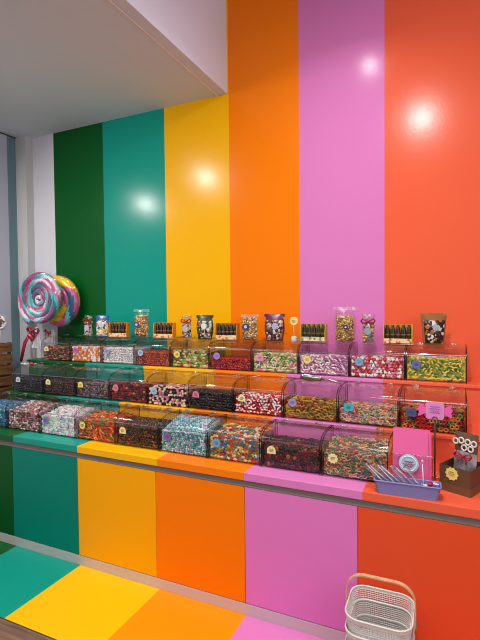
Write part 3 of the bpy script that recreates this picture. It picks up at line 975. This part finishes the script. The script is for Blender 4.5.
sl = thing('swirl_lollipop', 'small brown and white swirl lollipop standing in wooden crate', 'lollipop', (-3.305, 2.53, 1.44), 0.15, ry=.09)
b = MB(); swirl_mb(b, .066, 3.2, .0115, 2, .5)
b.build('candy_swirl', [candy((226, 214, 206)), candy((92, 62, 50))], sl)
b = MB(); b.tube([(0, 0, -.06), (0, 0, -.66)], .005, 8)
b.build('stick', paint('stick_white', (226, 214, 190), .5), sl)
def wf(u, v):
    a = 2 * PI * u
    r = .076 * (1 - v)
    return Vector((r * cos(a), -.02 * min(1, v * 4 + .2), r * sin(a)))
b = MB(); b.sheet(wf, 28, 4)
b.build('wrapper', acrylic('wrapper_film', (.97, .97, .98), .03, .12), sl)
def wrapped(loc, c, label, rz, s=1.0):
    t = thing('wrapped_candy', label, 'wrapped candy', loc, rz)
    b = MB(); b.ico((0, 0, .011 * s), (.017 * s, .011 * s, .011 * s), 2)
    b.build('candy', [candy(c)], t)
    for sx in (-1, 1):
        def fan(u, v):
            return Vector((sx * (.015 + .02 * v) * s, (u - .5) * (.008 + .03 * v) * s, (.011 + .004 * sin(u * 19) * v) * s))
        b = MB(); b.sheet(fan, 10, 3)
        b.build('wrapper_end', film('gathered_wrap', (236, 234, 238), .78), t)
wrapped((-3.00, 2.56, ZM + BH), (196, 40, 70), 'red wrapped candy lying on the black liquorice bin', .5)
wrapped((-3.04, 2.53, ZM + BH), (214, 206, 206), 'white wrapped candy lying on the black liquorice bin', -.4)

# ------------------------------------------------------------------ steel scoop on a lid
sc_ = thing('steel_scoop', 'steel scoop lying on the lid above the gummy worms', 'scoop', (-0.685, 2.555, ZM + BH + .0005), 0.06, ry=.10)
sc_.scale = (1.25, 1.25, 1.35)
m_steel = paint('brushed_steel', (176, 174, 172), .28, .5, 1.0)
def bowl(u, v):
    a = PI * (u) + PI
    x = -.095 + .095 * v
    r = .026 * (.75 + .25 * sin(PI * min(1, v * 1.2)))
    return Vector((x, r * cos(a), .026 + r * sin(a) * .95))
b = MB(); b.sheet(bowl, 14, 8)
b.sheet(lambda u, v: Vector((0 - .0, .026 * .75 * (cos(PI * u + PI)) * v, .026 + .0246 * .76 * sin(PI * u + PI) * v)), 14, 3)
o = b.build('bowl', m_steel, sc_)
md = o.modifiers.new('thickness', 'SOLIDIFY'); md.thickness = .0012
b = MB(); b.tube([(-.002, 0, .018), (.03, 0, .022), (.075, 0, .016), (.09, 0, .012)], [.006, .0075, .0075, .005], 10, flat=.6)
b.build('handle', m_steel, sc_)

# ------------------------------------------------------------------ things at the open end of the counter
ZC = ZB + .0005
# clear stand with pink paper bags
hd = thing('acrylic_holder', 'clear acrylic holder with round label, holding pink bags', 'bag holder', (-0.168, 2.19, ZC))
b = MB(); b.box(-.086, .086, -.03, .05, 0, .004)
b.box(-.086, .086, .047, .05, .004, .16); b.box(-.086, -.083, -.026, .046, .004, .145); b.box(.083, .086, -.026, .046, .004, .145)
b.build('tray', m_clear, hd)
b = MB(); b.box(-.086, .086, -.03, -.0265, .0045, .15)
b.build('front_panel', m_lid, hd)
b = MB(); b.box(-.086, .086, -.031, -.0255, .1503, .154, bevel=.001)
b.build('edge_strip', m_hng, hd)
lb = disc_part('round_label', .042, paint('label_pale_blue', (176, 214, 226), .5), hd, (-.012, -.0315, .112))
b = MB(); b.tube([(.033 * cos(2 * PI * k / 30), 0, .033 * sin(2 * PI * k / 30)) for k in range(30)], .0022, 6, closed=True)
o = b.build('label_ring', paint('label_white', (236, 240, 242), .5), lb); o.location = (0, -.001, 0)
b = MB()
for z, w in ((.009, .017), (-.002, .024), (-.012, .015)):
    b.tube([(-w + 2 * w * k / 14, 0, z + .0045 * sin(k * 1.9)) for k in range(15)], .0019, 5)
o = b.build('scribble', paint('label_red_ink', (196, 96, 120), .5), lb); o.location = (0, -.0015, 0)
m_pb = paint('pink_paper', (250, 110, 172), .6, .3)
for k, (dx, zt, lab) in enumerate(((-.006, .262, 'hot pink paper bag, foremost of those in the acrylic holder'), (.006, .248, 'hot pink paper bag in the middle of the holder stack'), (.001, .255, 'hot pink paper bag, rearmost of those in the acrylic holder'))):
    pb = thing('pink_paper_bag', lab, 'paper bag', (-0.168 + dx, 2.176 + k * .014, ZC + .005), group='pink bags in the acrylic holder')
    b = MB()
    def pbf(u, v):
        return Vector(((u - .5) * (.152 - .004 * v), -.003 - .003 * sin(PI * u) * (1 - v * .6) , v * zt * .98))
    b.sheet(pbf, 10, 10)
    b.sheet(lambda u, v: Vector(((u - .5) * (.152 - .004 * v), .003 + .001 * sin(PI * u), v * zt * .98)), 10, 10)
    # closing edges
    b.sheet(lambda u, v: Vector(((-.5) * (.152 - .004 * v), -.003 + .006 * u, v * zt * .98)), 1, 10)
    b.sheet(lambda u, v: Vector(((.5) * (.152 - .004 * v), -.003 + .006 * u, v * zt * .98)), 1, 10)
    b.build('bag_body', m_pb, pb)
    b = MB()
    n = 22
    poly = [(-.073, zt * .97)] + [(-.073 + .146 * q / n, zt * (.99 + .008 * (q % 2))) for q in range(n + 1)] + [(.073, zt * .97)]
    b.prism(poly, .0005, .0025)
    b.build('pinked_edge', m_pb, pb)

# candy shaped sign
sg = thing('candy_shaped_sign', 'pink candy shaped sign on a thin dark stand', 'sign', (-0.078, 2.32, ZC))
b = MB(); b.box(-.035, .035, -.03, .03, 0, .006, bevel=.002)
b.build('foot', m_hng, sg)
b = MB(); b.tube([(0, .004, .005), (0, .004, .33)], .004, 8)
b.build('pole', paint('dark_pole', (84, 48, 44), .4), sg)
b = MB()
poly = []
for cx, cz, a0 in ((1, 1, 0), (-1, 1, 90), (-1, -1, 180), (1, -1, 270)):
    for k in range(7):
        a = radians(a0 + 15 * k)
        poly.append((cx * .026 + .014 * cos(a), .325 + cz * .026 + .014 * sin(a)))
b.prism(poly, -.006, 0)
bd = b.build('sign_body', paint('sign_lilac_pink', (226, 140, 196), .5), sg)
for s in (-1, 1):
    b = MB()
    poly = [(s * .037, .325 + .010), (s * .058, .325 + .026), (s * .074, .325 + .034), (s * .069, .325 + .016), (s * .076, .325 + .004), (s * .069, .325 - .008), (s * .075, .325 - .03), (s * .056, .325 - .022), (s * .037, .325 - .010)]
    b.prism(poly, -.005, -.001)
    b.build('wrapper_wing', paint('sign_hot_pink', (244, 96, 176), .5), sg)
b = MB()
for z, w in ((.345, .02), (.335, .024), (.325, .018), (.316, .022)):
    b.tube([(-w + 2 * w * k / 16, -.0065, z + .0028 * sin(k * 2.3)) for k in range(17)], .0014, 5)
b.build('scribble', paint('sign_ink', (150, 70, 160), .5), bd)
b = MB(); b.tube([(.012 * cos(PI * k / 10), -.008, .284 + .014 * sin(PI * k / 10)) for k in range(11)], .0025, 6)
b.build('clip', paint('clip_purple', (120, 66, 120), .4), sg)

# periwinkle tray and clear tubes
tr = thing('plastic_tray', 'periwinkle plastic tray on the counter edge holding clear tubes', 'tray', (-0.180, 2.082, ZC), 0.05)
m_per = paint('periwinkle_plastic', (136, 130, 186), .45)
b = MB()
def ring(w, d, z):
    return [(-w, -d, z), (w, -d, z), (w, d, z), (-w, d, z)]
lv = [ring(.121, .029, 0), ring(.134, .037, .058), ring(.130, .033, .058), ring(.118, .026, .004)]
V = [[b.bm.verts.new(p) for p in R] for R in lv]
for A, B_ in zip(V, V[1:]):
    for j in range(4):
        b.bm.faces.new((A[j], A[(j + 1) % 4], B_[(j + 1) % 4], B_[j]))
b.bm.faces.new(V[0]); b.bm.faces.new(V[-1])
bmesh.ops.bevel(b.bm, geom=[e for e in b.bm.edges if abs(e.verts[0].co.z - e.verts[1].co.z) > .04], offset=.008, segments=3, affect='EDGES')
b.build('tray_shell', m_per, tr)
b = MB()
P4 = []
for cx, cy, a0 in ((1, 1, 0), (-1, 1, 90), (-1, -1, 180), (1, -1, 270)):
    for k in range(5):
        a = radians(a0 + 22.5 * k)
        P4.append((cx * .124 + .01 * cos(a), cy * .027 + .01 * sin(a), .0585))
b.tube(P4, .0032, 8, closed=True)
b.build('rolled_rim', m_per, tr)
m_tubec = acrylic('clear_tube_plastic', (.86, .82, .86), .30, .12)
b = MB()
b.lathe([(.0085, 0), (.0092, .004), (.0092, .145), (.0097, .147)], 12)
me_tube = b.mesh('tube_wall', m_tubec)
b = MB()
b.tube([(.0097 * cos(2 * PI * k / 14), .0097 * sin(2 * PI * k / 14), .146) for k in range(14)], .0022, 6, closed=True)
b.tube([(.0078 * cos(2 * PI * k / 14), .0078 * sin(2 * PI * k / 14), .002) for k in range(14)], .002, 6, closed=True)
me_rim = b.mesh('tube_rim', acrylic('tube_edge', (.62, .60, .66), .35, .15))
tubes = [(-.222, 2.094, .014, -.92), (-.196, 2.070, .014, -.80), (-.172, 2.094, .014, -.90), (-.146, 2.070, .014, -.74), (-.122, 2.094, .014, -.84), (-.096, 2.070, .014, -.66), (-.246, 2.070, .014, -.80)]
for k, (x, y, z, a) in enumerate(tubes):
    t = thing('clear_tube', 'clear plastic tube leaning in the periwinkle tray', 'plastic tube', (x, y, ZC + z), 0, 'clear tubes in the tray', rx=0.04, ry=a)
    add('tube_wall', me_tube, t)
    add('tube_rim', me_rim, t)
wrapped((-.088, 2.082, ZC + .05), (170, 24, 44), 'dark red wrapped candy at the end of the periwinkle tray', .7, .9)
ws = thing('white_stick_lollipop', 'thin white stick with pale head rising from the tray', 'lollipop', (-.113, 2.098, ZC + .012), 0, ry=-.05)
b = MB(); b.tube([(0, 0, 0), (0, 0, .13)], .0022, 6); b.build('stick', paint('stick_pure_white', (232, 226, 230), .5), ws)
b = MB(); b.ico((0, 0, .136), (.006, .006, .01), 1); b.build('head', paint('head_pale', (214, 176, 190), .4), ws)

# brown box with pouch
bx = thing('brown_box', 'open brown cardboard box with yellow scalloped seal', 'box', (0.067, 2.155, ZC), -0.43)
m_box = paint('brown_card', (98, 68, 42), .55)
BWx, BDx, BHx = .134, .155, .112
b = MB()
for (x0, x1, y0, y1) in ((-BWx, 0, 0, .003), (-BWx, 0, BDx - .003, BDx), (-BWx, -BWx + .003, .0031, BDx - .0031), (-.003, 0, .0031, BDx - .0031)):
    b.box(x0, x1, y0, y1, .0, BHx)
b.box(-BWx + .0031, -.0031, .0031, BDx - .0031, 0, .003)
b.build('box_walls', m_box, bx)
b = MB()
for (x0, x1, y0, y1) in ((-BWx - .003, .003, -.003, -.0002), (-BWx - .003, .003, BDx + .0002, BDx + .003), (-BWx - .003, -BWx - .0002, -.0002, BDx + .0002), (.0002, .003, -.0002, BDx + .0002)):
    b.box(x0, x1, y0, y1, 0, .034)
b.build('base_band', paint('brown_card_band', (106, 74, 46), .55), bx)
sd = disc_part('seal', .027, paint('seal_yellow', (236, 214, 120), .5), bx, (-.078, -.0032, .082), 'scallop')
b = MB()
for z, w in ((.009, .010), (.002, .015), (-.006, .011)):
    b.tube([(-w + 2 * w * k / 12, 0, z + .0018 * sin(k * 2.1)) for k in range(13)], .0012, 5)
o = b.build('scribble', paint('seal_ink', (170, 140, 50), .5), sd); o.location = (0, -.0008, 0)
gp = thing('gift_pouch', 'brown gift pouch with white rings and red bow inside the brown box', 'gift pouch', (0.0447, 2.26, ZC + .006), -.43, rx=0, ry=.05)
b = MB(); pillow_mb(b, .092, .245, .046, 1.08, wob=.0012)
b.build('pouch_body', paint('pouch_brown_foil', (104, 80, 58), .4, .5), gp)
b = MB()
def wrapf(u, v):
    q = 1 - abs(2 * u - 1) ** 2.4
    return Vector(((u - .5) * .098, -.004 - .027 * q - .002 * sin(u * 30 + v * 9), .05 + v * .11 + .012 * (1 - abs(2 * u - 1))))
b.sheet(wrapf, 18, 8)
b.build('silver_film', paint('silver_film', (186, 178, 182), .35, .6, .2), gp)
for (x, z) in ((-.036, .206), (-.012, .214), (.016, .212), (.002, .184), (.030, .184), (.042, .210)):
    b = MB()
    b.tube([(x + .0105 * cos(2 * PI * k / 18), -.026, z + .012 * sin(2 * PI * k / 18)) for k in range(18)], .0038, 7, closed=True)
    b.build('white_ring', paint('ring_white', (226, 216, 208), .45), gp)
b = MB(); bow_mb(b, .036)
o = b.build('ribbon_bow', paint('bow_red', (176, 14, 34), .35), gp); o.location = (0.006, -.043, .150)

# ------------------------------------------------------------------ shopping baskets
def rr_pts(w, d, r, z, n=8):
    P = []
    for cx, cy, a0 in ((1, 1, 0), (-1, 1, 90), (-1, -1, 180), (1, -1, 270)):
        for k in range(n + 1):
            a = radians(a0 + 90 * k / n)
            P.append(Vector((cx * (w / 2 - r) + r * cos(a), cy * (d / 2 - r) + r * sin(a), z)))
    return P
m_wire = paint('white_wire', (214, 212, 206), .4, .5)
m_bent = wood_mat('light_bentwood', (206, 160, 112), (226, 186, 140), 30, 6, .45)
def basket(loc, label, handle):
    root = thing('shopping_basket', label, 'basket', loc, 0.02, 'nested white mesh baskets')
    W, D, H = .253, .24, .175
    b = MB()
    rows = 22
    prev = None
    def dense(z, f):
        P = rr_pts(W * f, D * f, .06 * f, z)
        Q = []
        for p, q in zip(P, P[1:] + P[:1]):
            L = (q - p).length
            k = max(1, int(round(L / .0105)))
            for t in range(k):
                Q.append(p.lerp(q, t / k))
        return Q
    base_n = None
    ref = dense(0, 1)
    for j in range(rows + 1):
        t = j / rows
        f = .80 + .20 * t
        ring_ = [Vector((p.x * f, p.y * f, .004 + (H - .004) * t)) for p in ref]
        vs = [b.bm.verts.new(p) for p in ring_]
        if prev:
            for k in range(len(vs)):
                b.bm.faces.new((prev[k], prev[(k + 1) % len(vs)], vs[(k + 1) % len(vs)], vs[k]))
        prev = vs
    o = b.build('mesh_wall', m_wire, root)
    md = o.modifiers.new('wires', 'WIREFRAME'); md.thickness = .0042; md.use_even_offset = False
    b = MB()
    for z, f in ((.0035, .80), (.065, .868), (.125, .932)):
        b.tube(rr_pts(W * f, D * f, .06 * f, z), .0042, 8, closed=True)
    b.build('hoop', m_wire, root)
    b = MB()
    O1, O2 = rr_pts(W + .004, D + .004, .062, H - .010), rr_pts(W + .006, D + .006, .063, H + .004)
    I1, I2 = rr_pts(W - .002, D - .002, .059, H - .010), rr_pts(W + .000, D + .000, .06, H + .004)
    R4 = [[b.bm.verts.new(p) for p in R] for R in (O1, O2, I2, I1)]
    n = len(O1)
    for a in range(4):
        A, B_ = R4[a], R4[(a + 1) % 4]
        for k in range(n):
            f = b.bm.faces.new((A[k], A[(k + 1) % n], B_[(k + 1) % n], B_[k])); f.smooth = False
    b.tube(rr_pts(W + .003, D + .003, .0615, H + .005), .0038, 8, closed=True)
    b.build('rim', paint('rim_white', (228, 224, 214), .4), root)
    b = MB()
    poly = [(p.x, p.y) for p in rr_pts(W * .80 - .006, D * .80 - .006, .046, 0)]
    b.prism(poly, 0, .002, Matrix(((1, 0, 0, 0), (0, 0, 1, 0), (0, 1, 0, 0.001), (0, 0, 0, 1))))
    b.build('bottom', m_wire, root)
    if handle:
        zt, zb, x = handle, H - .042, W / 2 + .008
        path = [(-x, 0, zb)]
        r = .07
        path += [(-x - .001, 0, zb + (zt - r - zb) * k / 4) for k in range(1, 5)]
        path += [(-x + r - r * cos(PI / 2 * k / 8), 0, zt - r + r * sin(PI / 2 * k / 8)) for k in range(1, 9)]
        path += [(x - r + r * sin(PI / 2 * k / 8), 0, zt - r + r * cos(PI / 2 * k / 8)) for k in range(0, 9)]
        path += [(x + .001, 0, zt - r - (zt - r - zb) * k / 4) for k in range(1, 5)]
        b = MB()
        prev = None
        for i, p in enumerate(path):
            p = Vector(p)
            t = (Vector(path[min(i + 1, len(path) - 1)]) - Vector(path[max(i - 1, 0)])).normalized()
            nrm = Vector((t.z, 0, -t.x))
            R = [b.bm.verts.new(p + nrm * a + Vector((0, c, 0))) for a, c in ((.0025, -.0095), (.0025, .0095), (-.0025, .0095), (-.0025, -.0095))]
            if prev:
                for k in range(4):
                    f = b.bm.faces.new((prev[k], prev[(k + 1) % 4], R[(k + 1) % 4], R[k]))
            else:
                b.bm.faces.new(R)
            prev = R
        b.bm.faces.new(prev)
        hnd = b.build('handle', m_bent, root)
        hnd['label'] = 'light bentwood handle'
        for s in (-1, 1):
            b = MB(); b.box(s * (x + .0035) - .003, s * (x + .0035) + .003, -.008, .008, zb - .004, zb + .022, bevel=.001)
            b.build('rivet_plate', paint('plate_steel', (170, 168, 166), .35, .5, .8), root)
    return root
basket((-.268, 1.905, 0.002), 'white mesh basket at the bottom of the nested stack', None)
basket((-.268, 1.905, 0.068), 'white mesh basket, second in the nested stack', None)
basket((-.268, 1.905, 0.134), 'white mesh basket with bentwood handle, topmost of the nested stack', .297)

# ------------------------------------------------------------------ light
def disc_light(name, loc, size, power, target=None, col=(1, .95, .88), spread=PI):
    l = bpy.data.lights.new(name, 'AREA')
    l.shape = 'DISK'
    l.size = size
    l.energy = power
    l.color = col
    l.spread = spread
    o = bpy.data.objects.new(name, l)
    COL.objects.link(o)
    o.location = loc
    if target is not None:
        o.rotation_euler = (Vector(target) - Vector(loc)).to_track_quat('-Z', 'Y').to_euler()
    return o
SP = radians(138)
WH = (1.0, 0.98, 0.96)
disc_light('ceiling_spot', (-3.40, 1.32, 2.80), .09, 10, (-2.4, 2.4, 0.9), WH, SP)
disc_light('ceiling_spot', (-2.60, 1.25, 3.04), 0.09, 11, (-2.0, 2.4, 0.8), WH, SP)
disc_light('ceiling_spot', (-0.29, 1.05, 3.38), .10, 17, (-0.4, 2.4, 0.7), WH, SP)
disc_light('ceiling_spot', (-0.61, 2.15, 3.45), .08, 5, (-0.6, 2.4, 0.9), WH, SP)
p = disc_light('overhead_fill', (-0.2, 0.2, 3.68), 1.4, 26, None, WH, radians(140))  # added soft fill from above
p.data.shape = 'SQUARE'
p = disc_light('overhead_fill', (-2.5, 0.1, 3.04), 1.2, 15, None, WH, radians(140))  # second added overhead fill, below the lower ceiling
p.data.shape = 'SQUARE'

p = disc_light('soffit_fill', (2.3, -0.7, 2.2), 2.0, 48, (-1.2, 0.6, 3.0), (0.95, 0.98, 1.0))  # added fill from the open side, brightens the soffit's side face
p.data.shape = 'SQUARE'

w = bpy.data.worlds.new('ambient_fill')  # even ambient fill, added in place of the unbuilt rest of the room
SC.world = w
w.use_nodes = True
bg = w.node_tree.nodes['Background']
bg.inputs[0].default_value = (0.93, 0.97, 1.0, 1)
bg.inputs[1].default_value = 0.33

SC.view_settings.view_transform = 'Standard'
SC.view_settings.look = 'None'
SC.view_settings.gamma = 1
SC.view_settings.use_curve_mapping = False
SC.view_settings.exposure = 0.0
SC.cycles.transparent_max_bounces = 40
SC.cycles.max_bounces = 10
SC.cycles.filter_width = 1.0
